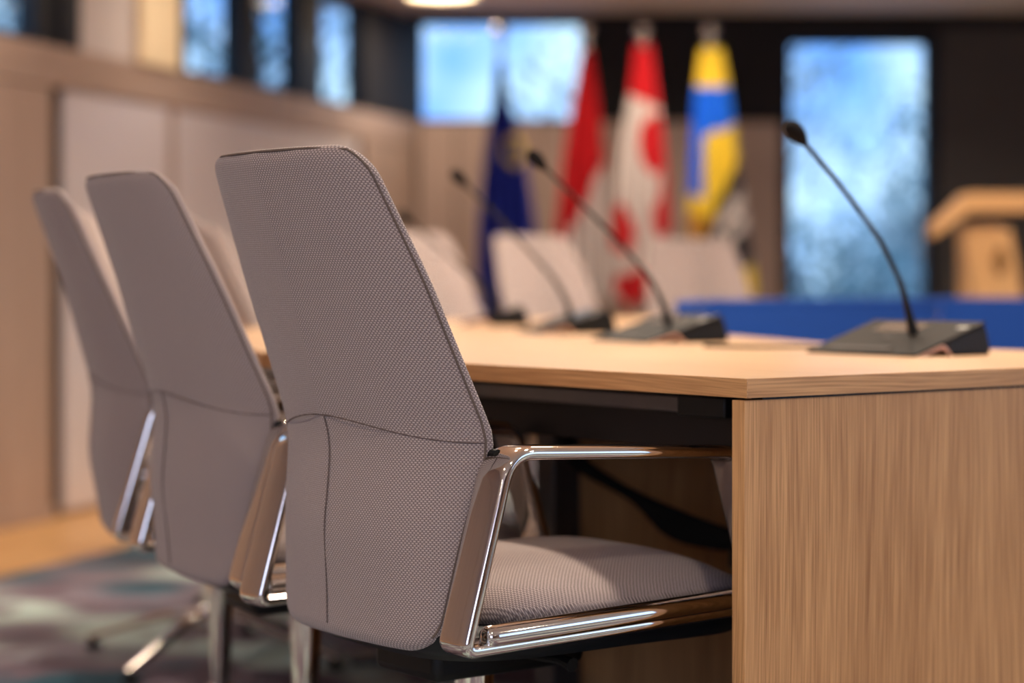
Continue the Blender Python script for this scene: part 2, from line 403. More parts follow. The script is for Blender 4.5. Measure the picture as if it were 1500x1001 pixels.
g = Geo().tube(rounded([(DX1-.06, .07, .95), (DX1-.06, .01, .95), (DX1-.06, .01, 1.25), (DX1-.06, .07, 1.25)], .02), .009, 8, ref=(1, 0, 0))
g.build('door_handle', M['pole'], d1, smooth=True)
# right wall and rear wall (behind the camera) with unseen windows added to let light in
def holed(name, x0, x1, holes, z0, z1, m, loc, rz):
    g = Geo(); g.box((x0, 0, 0), (x1, .2, z0)); g.box((x0, 0, z1), (x1, .2, CEIL)); p = x0
    for a, b in holes: g.box((p, 0, z0), (a, .2, z1)); p = b
    g.box((p, 0, z0), (x1, .2, z1))
    return wall_frame(tag(g.build(name, m, grain=(0, 0, 1)), kind='structure'), loc, rz)
holed('wall_right', -BY, -NY, [(-3.9, -2.2), (-1.8, -.1)], .5, 2.1, M['oakfar'], (RX, 0, 0), -PI/2)
window(7, 'w', -3.9, -2.2, .5, 2.1, (RX, 0, 0), -PI/2); window(8, 'w', -1.8, -.1, .5, 2.1, (RX, 0, 0), -PI/2)
holed('wall_rear', -RX, -cN.x+.2, [(-.7, .9), (1.4, 3.0)], .5, 2.1, M['oakfar'], (0, NY, 0), PI)
window(9, 'w', -.7, .9, .5, 2.1, (0, NY, 0), PI); window(10, 'w', 1.4, 3.0, .5, 2.1, (0, NY, 0), PI)

# ------------------------------------------------------------------ ceiling lights
PLACE = ['over the nearest desk and microphone', 'over the second bend of the desk ring', 'over the far left desks', 'over the far desks left of the flags',
         'over the blue fronted desks', 'over the desks before the lectern', 'over the open middle of the desk ring', 'over the aisle by the near wood panels',
         'over the aisle by the satin wall panels', 'added over the aisle to brighten the cream pier of the left wall', 'glowing in the far left corner above the high window', 'above the flags', 'above the lectern',
         'added as fill behind the camera by the left wall', 'added as fill just ahead of the camera', 'added as fill right of the desk end', 'added as fill at the rear left of the room', 'added as fill at the rear middle of the room', 'added as fill at the rear right of the room']
for (x, y, p), w in zip(DOWN, PLACE):
    t = thing('ceiling_light', 'round recessed ceiling downlight '+w, 'ceiling light', (x, y, CEIL-.010), 0, 'recessed downlights')
    if y == 10.15: t.scale = (2.6, 2.6, 1)
    g = Geo(); n = 28; V = []
    prof = [(.068, .010), (.068, .0), (.085, -.001), (.090, .004), (.090, .010)]
    for r, z in prof:
        for k in range(n): V.append((r*math.cos(2*PI*k/n), r*math.sin(2*PI*k/n), z))
    Fc = [[i*n+k, i*n+(k+1) % n, (i+1) % 5*n+(k+1) % n, (i+1) % 5*n+k] for i in range(5) for k in range(n)]
    g.add(V, Fc).build('trim_ring', M['lamprim'], t, smooth=True)
    Geo().lathe([(.0, .009), (.067, .009), (.067, .0098)], n).build('diffuser', M['lamp'], t)

# ------------------------------------------------------------------ swivel chair
def sgnpow(v, e): return math.copysign(abs(v)**e, v)
def interp(tab, z):
    if z <= tab[0][0]: return tab[0][1:]
    for a, b in zip(tab, tab[1:]):
        if z <= b[0]:
            t = (z-a[0])/(b[0]-a[0]); return [a[i]+(b[i]-a[i])*t for i in range(1, len(a))]
    return tab[-1][1:]
def smooth_interp(tab, z, w=.02):
    acc = None
    for k in range(-3, 4):
        v = interp(tab, z+k*w/3)
        acc = v if acc is None else [p+q for p, q in zip(acc, v)]
    return [p/7 for p in acc]
#         z     edge x   half width  bulge
BACK = [(.405, -.175, .166, .016), (.43, -.171, .172, .022), (.55, -.151, .192, .064), (.660, -.126, .214, .082), (.85, -.211, .200, .050), (1.010, -.282, .166, .036)]
ZB, ZT = .410, 1.006
HT = .0165
def back_outline(z):
    x, hw, bu = smooth_interp(BACK, z, .022)
    rt, rb = .038, .045
    if z > ZT-rt: hw -= rt-math.sqrt(max(0, rt*rt-(z-ZT+rt)**2))
    if z < ZB+rb: hw -= 1.1*(rb-math.sqrt(max(0, rb*rb-(ZB+rb-z)**2)))
    return x, hw, bu
def back_pt(u, z, side):          # side -1 rear, +1 front; u in -1..1
    x, hw, bu = back_outline(z)
    hw0 = smooth_interp(BACK, z, .022)[1]
    e = u*hw/hw0
    return Vector((x-bu*(1-abs(e)**2.2)+side*HT, u*hw, z))
def make_back(par):
    nz, nu = 56, 44; V = []; U = []
    for i in range(nz+1):
        ring = []
        t = i/nz; z = ZB+(ZT-ZB)*(.5-.5*math.cos(PI*t)) if True else 0
        tk = min(1, (z-ZB)/.018+.02, (ZT-z)/.018+.02); tk = math.sqrt(max(0, 1-(1-tk)**2))
        for k in range(nu):
            a = PI/2+2*PI*k/nu
            cu = sgnpow(math.cos(a), .30); sv = sgnpow(math.sin(a), .75)
            p = back_pt(cu, z, 0); hw = back_outline(z)[1]
            V.append((p.x+sv*HT*tk, p.y, z)); ring.append(Vector(V[-1]))
        arc = [0]
        for k in range(1, nu): arc.append(arc[-1]+(ring[k]-ring[k-1]).length)
        U += [(2+q-arc[nu//2], z*1.08+1) for q in arc]
    Fc = [[i*nu+k, i*nu+(k+1) % nu, (i+1)*nu+(k+1) % nu, (i+1)*nu+k] for i in range(nz) for k in range(nu)]
    Fc += [list(range(nu))[::-1], [nz*nu+k for k in range(nu)]]
    return mesh('backrest', V, Fc, M['fabric'], par, smooth=True, uvs=U, angle=60)
def make_chair():
    t = thing('swivel_chair', 'x', 'chair')
    bk = make_back(t)
    # piping round the rear face, stitched seams
    zs = [ZB+.006+(ZT-ZB-.012)*(.5-.5*math.cos(PI*i/40)) for i in range(41)]
    R = [back_pt(-.994, z, -.35) for z in zs]; Lf = [back_pt(.994, z, -.35) for z in zs[::-1]]
    top = [back_pt(u, ZT-.003, -.60) for u in [-.7+.2*i for i in range(8)]]
    Geo().tube(R[4:]+top+Lf[:-4], .0016, 6).build('piping', M['piping'], bk, smooth=True)
    Geo().tube([back_pt(v, .660+.026*(.5+.5*math.cos(PI*v)), -(1-abs(v)**6.67)**.31) for v in [-.992+1.984*i/48 for i in range(49)]], .0008, 6, ref=(0, 0, 1)).build('seam', M['seam'], bk, smooth=True)
    for u in (.10,):
        Geo().tube([back_pt(u-.13+.16*(1-i/20)-.32*(i/20)*(1-i/20), .427+.2575*i/20, -1.0) for i in range(21)], .0008, 6).build('seam', M['seam'], bk, smooth=True)
    # seat
    nr, nu = 14, 64; V = []; U = []
    x0, x1, wy = -.150, .365, .212; cx = (x0+x1)/2; hx = (x1-x0)/2
    prof = [(.90, .436), (.975, .440), (1.0, .450), (.995, .460)] + [(.98-.98*(i/12), 0) for i in range(1, 13)]
    for s, z in prof:
        for k in range(nu):
            a = 2*PI*k/nu; px = sgnpow(math.cos(a), .55)*s; py = sgnpow(math.sin(a), .55)*s
            if z: zz = z
            else: zz = .462+.040*(1-s**2.6)
            X = cx+px*hx; Y = py*wy*(1-.05*px)
            fr = max(0, px-.45)/.55; zz -= .024*fr**2*(1 if not z else .5)
            zz += .012*max(0, -px)*(1 if not z else 0)
            V.append((X, Y, zz)); U.append((Y+2, X+2+zz*.6))
    n = len(prof)
    Fc = [[i*nu+k, i*nu+(k+1) % nu, (i+1)*nu+(k+1) % nu, (i+1)*nu+k] for i in range(n-1) for k in range(nu)]+[list(range(nu))[::-1]]
    mesh('seat', V, Fc, M['fabric'], t, smooth=True, uvs=U, angle=70)
    # black shell under the seat
    V = []; prof = [(.86, .395, .30), (.95, .412, .6), (1.0, .430, 1.), (.97, .440, 1.)]
    for s, z, b in prof:
        for k in range(nu):
            a = 2*PI*k/nu; px = sgnpow(math.cos(a), .5)*s; py = sgnpow(math.sin(a), .5)*s
            zz = z - .012*max(0, px)**2
            V.append((cx-.015+px*(hx+.035), py*(wy+.006), zz))
    n = len(prof)
    Fc = [[i*nu+k, i*nu+(k+1) % nu, (i+1)*nu+(k+1) % nu, (i+1)*nu+k] for i in range(n-1) for k in range(nu)]+[list(range(nu))[::-1], [(n-1)*nu+k for k in range(nu)]]
    mesh('seat_shell', V, Fc, M['shell'], t, smooth=True, angle=60)
    Geo().box((-.11, -.07, .352), (.13, .07, .400)).build('tilt_mechanism', M['plastic'], t, bevel=.012)
    g = Geo().tube([(.03, -.06, .375), (.03, -.14, .378), (.03, -.165, .375)], [.006, .006, .009], 10); g.build('height_lever', M['plastic'], t, smooth=True)
    # arm loops
    pf = []
    for k in range(20):
        a = 2*PI*k/20; pf.append((sgnpow(math.cos(a), .6)*.0084, sgnpow(math.sin(a), .45)*.028))
    for s in (-1, 1):
        pts = [(-.196, .427), (-.132, .650), (.228, .634), (.290, .436)]
        pts3 = [(x, s*.230, z) for x, z in pts]
        path = rounded(pts3, [.010, .042, .034, .02], 8, closed=True)
        # subdivide the straight runs so that the profile stays even
        Geo().tube(path, 1, ref=(0, 1, 0), profile=pf, closed=True).build('arm_frame', M['chrome'], t, smooth=True, angle=50)
        # half round side rail along the seat
        g = Geo(); a = Vector((-.168, s*.2475, .4405)); b = Vector((.284, s*.2475, .449)); d = b-a
        P = [a+d*k for k in (0, .004, .012, .03, .2, .4, .6, .8, .97, .99, 1)]
        rr = [.006, .0110, .0134, .0140, .0140, .0140, .0140, .0140, .0140, .010, .006]
        g.tube(P, rr, 14); g.build('side_rail', M['chrome'], t, smooth=True, angle=60)
        Geo().tube([(-.128, s*.205, .646), (-.128, s*.222, .646)], .007, 10).build('hinge_pin', M['plastic'], t, smooth=True)
    # column, star base
    Geo().lathe([(.026, .395), (.0255, .33), (.019, .20), (.0155, .13), (.0155, .10)], 28).build('column', M['chrome'], t, smooth=True)
    Geo().lathe([(.020, .128), (.031, .122), (.034, .105), (.034, .078), (.028, .070)], 28).build('hub', M['chrome2'], t, smooth=True)
    for q in range(4):
        a = PI/4+q*PI/2+.25; c, s_ = math.cos(a), math.sin(a)
        path = smoothpath([(c*.022, s_*.022, .104), (c*.10, s_*.10, .098), (c*.22, s_*.22, .062), (c*.325, s_*.325, .030)], 5)
        pr = [(sgnpow(math.cos(2*PI*k/12), .7)*.5, sgnpow(math.sin(2*PI*k/12), .7)) for k in range(12)]
        rad = [.021-.009*i/(len(path)-1) for i in range(len(path))]
        lg = Geo().tube(path, rad, ref=(-s_, c, 0), profile=pr).build('leg', M['chrome2'], t, smooth=True)
        Geo().lathe([(.008, .032), (.009, .018), (.020, .014), (.022, .008)], 16, (c*.315, s_*.315, 0)).build('glide', M['rubber'], lg, smooth=True)
    return t
chair = make_chair()
for o_ in [chair]: pass
CH = [  # column x, y, facing degrees
    (-.049, 2.640, 37.3, 'taupe fabric chair in front with sharp weave and chrome arms, nearest of all'),
    (-.316, 3.138, 28.0, 'taupe fabric chair second from the front, right behind the nearest one'),
    (-.521, 3.661, 14.0, 'taupe fabric chair third from the front, leftmost in the photo'),
    (-.673, 4.58, 7.0, 'chair fourth in the row, hidden but for an edge behind the third'),
    (-.516, 5.19, 8.0, 'chair fifth in the row, its pale edge beside the second chair'),
    (-.585, 6.02, 4.0, 'chair sixth in the row, its edge peeping out left of the nearest chair'),
    (-.115, 6.35, -42.0, 'pale blurred chair just right of the nearest backrest, across the desk'),
    (.245, 6.80, -50.0, 'pale blurred chair between the blue flag and the red and white one'),
    (.745, 7.34, -72.0, 'pale blurred chair below the yellow and blue flag behind the blue desk front')]
for i, (x, y, a, lb) in enumerate(CH):
    o = chair if i == 0 else copy_tree(chair)
    o.location = (x, y, .008); o.rotation_euler = (0, 0, math.radians(a)); o['label'] = lb; o['group'] = 'chairs round the desk ring'

# ------------------------------------------------------------------ desks
TZ = .740; TT = .0235; DW = 1.08
C0 = Vector((.2815, 2.455)); ANG = [37.2, 12, -13, -50, -80]; LEN = [1.15, 1.5, 1.0, 1.6, 3.2]
lab = ['nearest oak desk with the sharp corner and end panel in front', 'second oak desk of the ring, beside the third chair', 'third oak desk of the ring at its far left bend',
       'fourth oak desk of the ring, with blue felt front left of the flags', 'farthest oak desk of the ring, before the lectern with blue felt front']
P = C0.copy(); secs = []
for i in range(5):
    a = math.radians(ANG[i]); f = Vector((math.cos(a), math.sin(a))); l = Vector((-f.y, f.x)); Ls = LEN[i]
    t0 = 0 if i == 0 else math.tan(math.radians((ANG[i-1]-ANG[i])/2)); t1 = 0 if i == 4 else math.tan(math.radians((ANG[i]-ANG[i+1])/2))
    t = thing('conference_desk', lab[i], 'desk', (P.x, P.y, .008), a, 'desks of the conference ring')
    z0 = TZ-.008
    gp = .002
    poly = [(0, gp if i else 0), (DW, t0*DW+gp), (DW, Ls-t1*DW-gp), (0, Ls-gp)]
    Geo().prism(poly, z0-TT, z0).build('desktop', M['oaktop'], t, grain=(0, 1, 0), bevel=.0008)
    # edge banding slightly proud
    e = .0006
    eb = [((-e, poly[0][1]), (-e, poly[3][1]))]
    Geo().box((-.0012, poly[0][1]-.0012, z0-TT), (0, poly[3][1], z0-.0006)).build('edge_band', M['oak'], t, grain=(0, 1, 0))
    if i == 0: Geo().box((0, -.0012, z0-TT), (DW, 0, z0-.0006)).build('edge_band', M['oak'], t, grain=(1, 0, 0))
    pz = z0-TT-.003
    ins = .28
    if i == 0:
        Geo().box((.0, .004, 0), (DW-.01, .026, pz)).build('end_panel', M['oak'], t, grain=(0, 0, 1), bevel=.0008)
        Geo().box((.03, .004, pz), (DW-.04, .024, pz+.003)).build('shadow_gap_strip', M['plastic'], t)  # black strip stands for the shadow line between panel and desktop
    yA, yB = t0*(DW-.04)+.002, Ls-t1*(DW-.04)-.002
    # modesty panels on the inner side
    nm = 2
    for k in range(nm):
        a0 = yA+(yB-yA)*k/nm; b0 = yA+(yB-yA)*(k+1)/nm
        Geo().box((DW-.05, a0+.001, .004), (DW-.03, b0-.001, pz)).build('modesty_panel', M['oak'], t, grain=(0, 0, 1), bevel=.001)
    # crossbar, beam, legs
    xa = .06; 
    Geo().box((xa, .19, pz-.026), (xa+.03, Ls-.12, pz-.004)).build('crossbar', M['steel'], t, bevel=.003)
    Geo().box((xa-.003, .10, pz-.030), (xa+.034, .19, pz-.002)).build('end_cap', M['plastic'], t, bevel=.003)
    Geo().box((.16, .03, pz-.085), (.20, Ls-.10, pz-.03)).build('beam', M['steeldark'], t, bevel=.002)
    Geo().box((.30, max(.1, t0*.4+.05), pz-.09), (.44, Ls-t1*.44-.05, pz-.075)).build('cable_tray', M['steeldark'], t, bevel=.002)
    if i == 0:
        for a0, b0 in ((.555, .805), (.810, DW-.055)):
            Geo().prism([(a0, Ls-t1*a0-.03), (b0, Ls-t1*b0-.03), (b0, Ls-t1*b0-.008), (a0, Ls-t1*a0-.008)], .004, pz).build('far_panel', M['oak'], t, grain=(0, 0, 1), bevel=.001)
        lg = Geo().box((.47, Ls-t1*.5-.07, .02), (.53, Ls-t1*.5-.02, pz)).build('leg', M['steel'], t, bevel=.003)
        Geo().box((.46, Ls-t1*.5-.30, 0), (.54, Ls-t1*.5-.012, .02)).build('foot', M['steel'], lg, bevel=.003)
        Geo().box((.20, Ls-t1*.5-.065, pz-.03), (.80, Ls-t1*.5-.075, pz)).build('bracket', M['steel'], lg, bevel=.002)
    for y in (() if i == 0 else (.35, Ls-.35)):
        lg = Geo().box((.60, y-.03, .02), (.64, y+.03, pz)).build('leg', M['steel'], t, bevel=.003)
        Geo().box((.30, y-.035, 0), (.90, y+.035, .02)).build('foot', M['steel'], lg, bevel=.003)
        Geo().box((.25, y-.02, pz-.03), (.95, y+.02, pz)).build('bracket', M['steel'], lg, bevel=.003)
    secs.append((P.copy(), f, l, Ls, t0, t1))
    P = P+l*Ls
    if i == 0: desk0 = t
# bunch of cables hanging below the nearest desk
g = Geo()
for k in range(4):
    j = .010*k
    g.tube(smoothpath([(.475+j*.3, .950, .640), (.485, .93+j*.4, .560-j*.4), (.51+j, .84, .505-j*.7), (.54, .70+j, .462-j*1.1), (.55+j, .56, .440-j*.8), (.56, .42+j, .428-j), (.56, .20, .410-j), (.56, .12, .25), (.60, .12, .014)], 6), .0075, 8)
g.build('cable_bundle', M['rubber'], desk0, smooth=True)
Geo().box((.53, .44, .392), (.60, .60, .432)).build('power_strip', M['plastic'], desk0, bevel=.006)
# blue felt fronts on the inner side of the far desks
def felt(i, label, ext=0):
    P0, f, l, Ls, t0, t1 = secs[i]
    a = math.radians(ANG[i]); t = thing('felt_screen', label, 'desk screen', (P0.x, P0.y, .008), a, 'blue felt desk screens')
    y0, y1 = t0*DW+.012, Ls-t1*DW-.012-ext
    Geo().box((DW+.004, y0, .10), (DW+.030, y1, .785)).build('felt_panel', M['blue'], t, bevel=.006)
    Geo().box((DW+.002, y0, .785), (DW+.032, y1, .802)).build('top_rail', M['blue'], t, bevel=.004)
    for y in (y0+.15, y1-.2):
        Geo().box((DW+.008, y-.02, 0), (DW+.026, y+.02, .11)).build('foot', M['steel'], t, bevel=.002)
felt(3, 'short blue felt screen fronting the far desk left of the tall window'); felt(4, 'long blue felt screen below the tall window and lectern')
felt(2, 'narrow blue felt screen at the far left bend of the desk ring', .02)

# ------------------------------------------------------------------ microphones
def make_mic(loc, ang, neck, label):
    t = thing('conference_microphone', label, 'microphone', loc, math.radians(ang), 'desk microphones')
    w = .117
    bdy = Geo().prism_xz([(-.034, .0175), (.066, .0485), (.074, .044), (.084, .012), (.082, .0), (-.006, .0)], -w+.004, w-.004).build('base', M['plastic'], t, bevel=.003)
    Geo().prism_xz([(-.097, .0005), (-.0965, .0035), (.066, .0525), (.070, .0495), (-.034, .0180)], -w, w).build('top_plate', M['micplate'], t, bevel=.0008)
    Geo().prism_xz([(-.094, .0), (-.037, .0172), (-.030, .0172), (-.010, 0), (-.0150, 0), (-.0345, .0128), (-.082, .0)], -w-.0006, w+.0006).build('foot_trim', M['bronze'], t, bevel=.0006)
    sl = (.0525-.0035)/(.066+.0965)
    def onplate(x, y, h=0): return (x, y, .0035+(x+.0965)*sl+h)
    def plq(x0, x1, y0, y1, h): # slab lying on the plate
        g = Geo(); b = [onplate(x0, y0), onplate(x1, y0), onplate(x1, y1), onplate(x0, y1)]
        return g.add(b+[(x, y, z+h) for x, y, z in b], [[0, 3, 2, 1], [4, 5, 6, 7], [0, 1, 5, 4], [1, 2, 6, 5], [2, 3, 7, 6], [3, 0, 4, 7]])
    plq(-.082, -.068, -.045, .085, .0016).build('button_bar', M['greykey'], t, bevel=.0006)
    plq(.010, .050, -.02, .075, .0008).build('display', M['screen'], t, bevel=.0003)
    plq(.030, .040, -.108, -.088, .0006).build('print_mark', M['silver'], t)
    plq(-.03, -.018, .0, .018, .0018).build('button', M['greykey'], t, bevel=.0006)
    Geo().lathe([(.010, 0), (.010, .004), (.008, .005)], 16, (.070, -w+.03, .008)).build('socket', M['silver'], bdy, smooth=True)
    x0 = neck[0][0]
    pth = smoothpath([(x, -.028, z) for x, z in neck], 8)
    # holder, tapering upward
    n = 22
    Geo().tube(pth[:n+1], [.0074 if k < 5 else .0094-.0050*((k-5)/(n-5))**.9 for k in range(n+1)], 14, ref=(0, 1, 0)).build('neck_socket', M['plastic'], t, smooth=True)
    rd = []
    for k in range(len(pth)):
        s = k/(len(pth)-1); rd.append(.0046-.0012*s if s > .42 or s < .36 else .0048)
    gn = Geo().tube(pth, rd, 10).build('gooseneck', M['plastic'], t, smooth=True)
    d = (pth[-1]-pth[-3]).normalized(); c = pth[-1]
    R = [(-.016, .0035), (-.010, .0062), (-.004, .0095), (.006, .0128), (.016, .0138), (.025, .0128), (.031, .0098), (.035, .0050), (.0360, .0012)]
    g = Geo().tube([c+d*s for s, r in R], [r for s, r in R], 20); g.build('foam_windscreen', M['foam'], t, smooth=True, angle=80)
    return t
NK = [(0, .024), (-.006, .045), (-.015, .070), (-.037, .122), (-.092, .193), (-.172, .267), (-.240, .322), (-.256, .335)]
NK2 = [(0, .024), (-.004, .045), (-.012, .070), (-.045, .125), (-.110, .193), (-.190, .265), (-.255, .322), (-.272, .337)]
NK3 = [(0, .024), (-.004, .045), (-.012, .070), (-.045, .125), (-.110, .198), (-.180, .270), (-.235, .325), (-.250, .340)]
NK4 = [(0, .024), (-.004, .045), (-.012, .070), (-.045, .11), (-.100, .16), (-.165, .22), (-.215, .262), (-.235, .278)]
make_mic((.627, 3.300, TZ), 37.2, NK, 'black gooseneck microphone on wedge base, rightmost and nearest on the desk corner')
make_mic((.292, 3.985, TZ), 24, NK2, 'black gooseneck microphone next left of the nearest one, in front of the red flags')
make_mic((.130, 4.66, TZ), 11, NK3, 'black gooseneck microphone third from the right, head left of the blue flag')
make_mic((-.040, 5.42, TZ), 0, NK4, 'blurred gooseneck microphone farthest away, beside the edge of the nearest backrest')
# cable from nearest microphone
g = Geo().tube(smoothpath([(.55, 3.52, TZ+.003), (.50, 3.56, TZ+.003), (.44, 3.55, TZ+.003), (.39, 3.57, TZ+.003), (.34, 3.62, TZ+.003)], 6), .0028, 8)
tag(g.build('microphone_cable', M['rubber'], smooth=True), 'thin dark cable lying on desktop left of the nearest microphone base', 'cable')

# ------------------------------------------------------------------ flags
RED = mat('flag_red', (206, 22, 34), .8); WHT = mat('flag_white', (216, 204, 198), .8); BLU = mat('flag_navy', (8, 30, 134), .8)
YEL = mat('flag_yellow', (236, 206, 60), .8); SKY = mat('flag_azure', (10, 110, 226), .8); BLK = mat('flag_black', (24, 22, 34), .8)
GLD = mat('flag_gold', (190, 140, 50), .8)
FM = [RED, WHT, BLU, YEL, SKY, BLK, GLD]
FY = 10.0; k0 = FY/F
def star(px, py, cx, cy, r):
    dx, dy = px-cx, py-cy; d = math.hypot(dx, dy); a = math.atan2(dy, dx)
    return d < r*(.55+.45*math.cos(5*(a+PI/2))**2)
def f_eu(px, py):
    for k in range(12):
        a = 2*PI*k/12
        if px > 738 and star(px, py, 752+15*math.cos(a), 222+20*math.sin(a), 5.5): return 3
    return 2
def f_rw(px, py): return 0 if py < 232+(886-px)*2.1 else 1
def inel(px, py, cx, cy, a, b): return ((px-cx)/a)**2+((py-cy)/b)**2 < 1
def f_rwx(px, py):
    if py < 142+(px-925)*.45: return 0
    if inel(px, py, 958, 212, 24, 42) or px > 968-(py-250)*.1 and py < 300: return 0
    if inel(px, py, 908, 338, 19, 36) or inel(px, py, 974, 318, 20, 30): return 0
    if inel(px, py, 928, 422, 28, 26): return 0
    return 1
def f_yb(px, py):
    if py < 128: return 3
    if py < 205-(px-1015)*.35: return 4
    if px < 1030 and py < 290: return 4
    q = px+(py-250)*.45-1072
    if q > 0 and py > 240:
        if py > 392: return 3
        if q < 13 or inel(px, py, 1084, 366, 17, 24) or inel(px, py, 1076, 270, 7, 22): return 5
        return 5 if (int(px//9)+int(py//11)) % 4 == 0 else 1
    return 3 if py < 315 else 6
def flag(xp, top, prof, fn, label, seed):
    X = (xp-750)*k0; t = thing('flag_on_pole', label, 'flag', (X, FY, .008), 0, 'flags before the back wall')
    zt = H-(47-HY)*k0
    Geo().lathe([(.13, 0), (.13, .02), (.12, .035), (.03, .06), (.022, .09)], 28).build('stand', M['pole'], t, smooth=True)
    Geo().lathe([(.0125, .07), (.0125, 1.0), (.0125, zt-.06), (.010, zt-.045)], 16).build('pole', M['pole'], t, smooth=True)
    R = .034
    Geo().lathe([(.012, zt-.06), (.016, zt-.045)]+[(max(.002, R*math.sin(a)), zt-R*math.cos(a)) for a in [PI*(.12+.88*i/12) for i in range(13)]], 20).build('finial', M['chrome2'], t, smooth=True)
    nv, nu = 110, 56; V = []; px_ = []
    rnd = random.Random(seed); ph = rnd.random()*6
    for j in range(nv+1):
        y = top+(prof[-1][0]-top)*j/nv
        lf, rg = interp(prof, y); z = H-(y-HY)*k0; s = j/nv
        for i in range(nu+1):
            u = i/nu; xpix = lf+(rg-lf)*u
            a = 4.5*2*PI*u+ph+.8*math.sin(3*s+ph)
            dep = -.035-(.006+.034*s**.7)*(1+math.sin(a))-.02*s
            V.append(((xpix-750)*k0-X+.004*math.cos(a)*s, dep, z-.008+.02*s*math.sin(a*.5))); px_.append((xpix, y))
    Fc = []; fm = []
    for j in range(nv):
        for i in range(nu):
            k = j*(nu+1)+i; Fc.append([k, k+1, k+nu+2, k+nu+1])
            pa = px_[k]; pb = px_[k+nu+2]; fm.append(fn((pa[0]+pb[0])/2, (pa[1]+pb[1])/2))
    used = sorted(set(fm)); idx = {m_: q for q, m_ in enumerate(used)}
    o = mesh('cloth', V, Fc, None, t, smooth=True, mats=[FM[q] for q in used], fm=[idx[q] for q in fm], angle=80)
    sd = o.modifiers.new('thick', 'SOLIDIFY'); sd.thickness = .002
    return t
flag(733, 92, [(92, 727, 739), (150, 722, 746), (220, 712, 768), (330, 700, 784), (400, 698, 786), (480, 704, 780)], f_eu, 'dark blue flag with yellow stars hanging left of the others', 1)
flag(858, 74, [(74, 851, 865), (150, 838, 876), (230, 824, 884), (330, 812, 892), (440, 808, 896)], f_rw, 'red over white flag hanging at the right edge of the high window', 2)
flag(942, 66, [(66, 930, 953), (140, 922, 962), (230, 906, 974), (330, 896, 982), (445, 892, 972)], f_rwx, 'red and white patterned flag, third from the left', 3)
flag(1040, 72, [(72, 1026, 1056), (140, 1016, 1068), (230, 1010, 1080), (330, 1004, 1094), (420, 1020, 1106), (440, 1040, 1106)], f_yb, 'yellow and blue flag with black and white emblem, rightmost', 4)

# ------------------------------------------------------------------ lectern
LY = 7.9; lk = LY/F
t = thing('lectern', 'pale oak lectern with sloping top and tapered front, right of the tall window', 'lectern', ((1462-750)*lk, LY, .008), math.radians(0), None)
def lx(p): return (p-1462)*lk
def lz(y): return H-(y-HY)*lk-.008
Geo().add([(lx(1412), -.02, lz(335)), (lx(1479), -.02, lz(335)), (lx(1514), -.02, lz(520)), (lx(1437), -.02, lz(520)),
           (lx(1412), .03, lz(335)), (lx(1479), .03, lz(335)), (lx(1514), .03, lz(520)), (lx(1437), .03, lz(520))],
          [[0, 1, 2, 3], [4, 7, 6, 5], [0, 4, 5, 1], [1, 5, 6, 2], [2, 6, 7, 3], [3, 7, 4, 0]]).build('front_panel', M['oaklect'], t, grain=(0, 0, 1), bevel=.004)
Geo().add([(lx(1440), -.02, lz(520)), (lx(1510), -.02, lz(520)), (lx(1510), -.02, 0), (lx(1448), -.02, 0),
           (lx(1440), .03, lz(520)), (lx(1510), .03, lz(520)), (lx(1510), .03, 0), (lx(1448), .03, 0)],
          [[0, 1, 2, 3], [4, 7, 6, 5], [0, 4, 5, 1], [1, 5, 6, 2], [2, 6, 7, 3], [3, 7, 4, 0]]).build('lower_panel', M['oaklect'], t, grain=(0, 0, 1), bevel=.004)
# sloping top: left cheek falls away towards the speaker side
zt_, zb_ = lz(284), lz(312)
Vt = [(lx(1405), -.14, zt_), (lx(1560), -.14, zt_), (lx(1560), .30, zt_-.16), (lx(1362), .30, lz(352)+.045),
      (lx(1412), -.14, zb_), (lx(1560), -.14, zb_), (lx(1560), .30, zt_-.24), (lx(1366), .30, lz(352))]
Vt = [(lx(1408), -.10, zt_), (lx(1575), -.10, zt_), (lx(1575), .02, zt_), (lx(1408), .02, zt_), (lx(1408), -.10, zb_), (lx(1575), -.10, zb_), (lx(1575), .02, zb_), (lx(1408), .02, zb_)]
Geo().add(Vt, [[0, 1, 2, 3], [4, 7, 6, 5], [0, 4, 5, 1], [1, 5, 6, 2], [2, 6, 7, 3], [3, 7, 4, 0]]).build('top_board', M['oaklect'], t, grain=(1, 0, 0), bevel=.004)
Geo().prism_xz([(lx(1408), zt_), (lx(1360), lz(330)), (lx(1360), lz(350)), (lx(1412), zb_)], -.10, .02).build('sloping_wing', M['oaklect'], t, grain=(1, 0, 0), bevel=.003)
Geo().box((lx(1424), .03, 0), (lx(1470), .26, lz(330))).build('cabinet', M['oaklect'], t, grain=(0, 0, 1), bevel=.004)
Geo().box((lx(1400), -.16, 0), (lx(1530), .34, .03)).build('plinth', M['oaklect'], t, grain=(1, 0, 0), bevel=.004)
g = Geo()
e = [(math.cos(2*PI*k/24)*.026+lx(1463), math.sin(2*PI*k/24)*.055+lz(383)) for k in range(24)]
g.prism_xz(e, -.026, -.019).build('emblem', noise_mat('emblem_brown', (150, 104, 52), (84, 66, 40), 30, .5), t)

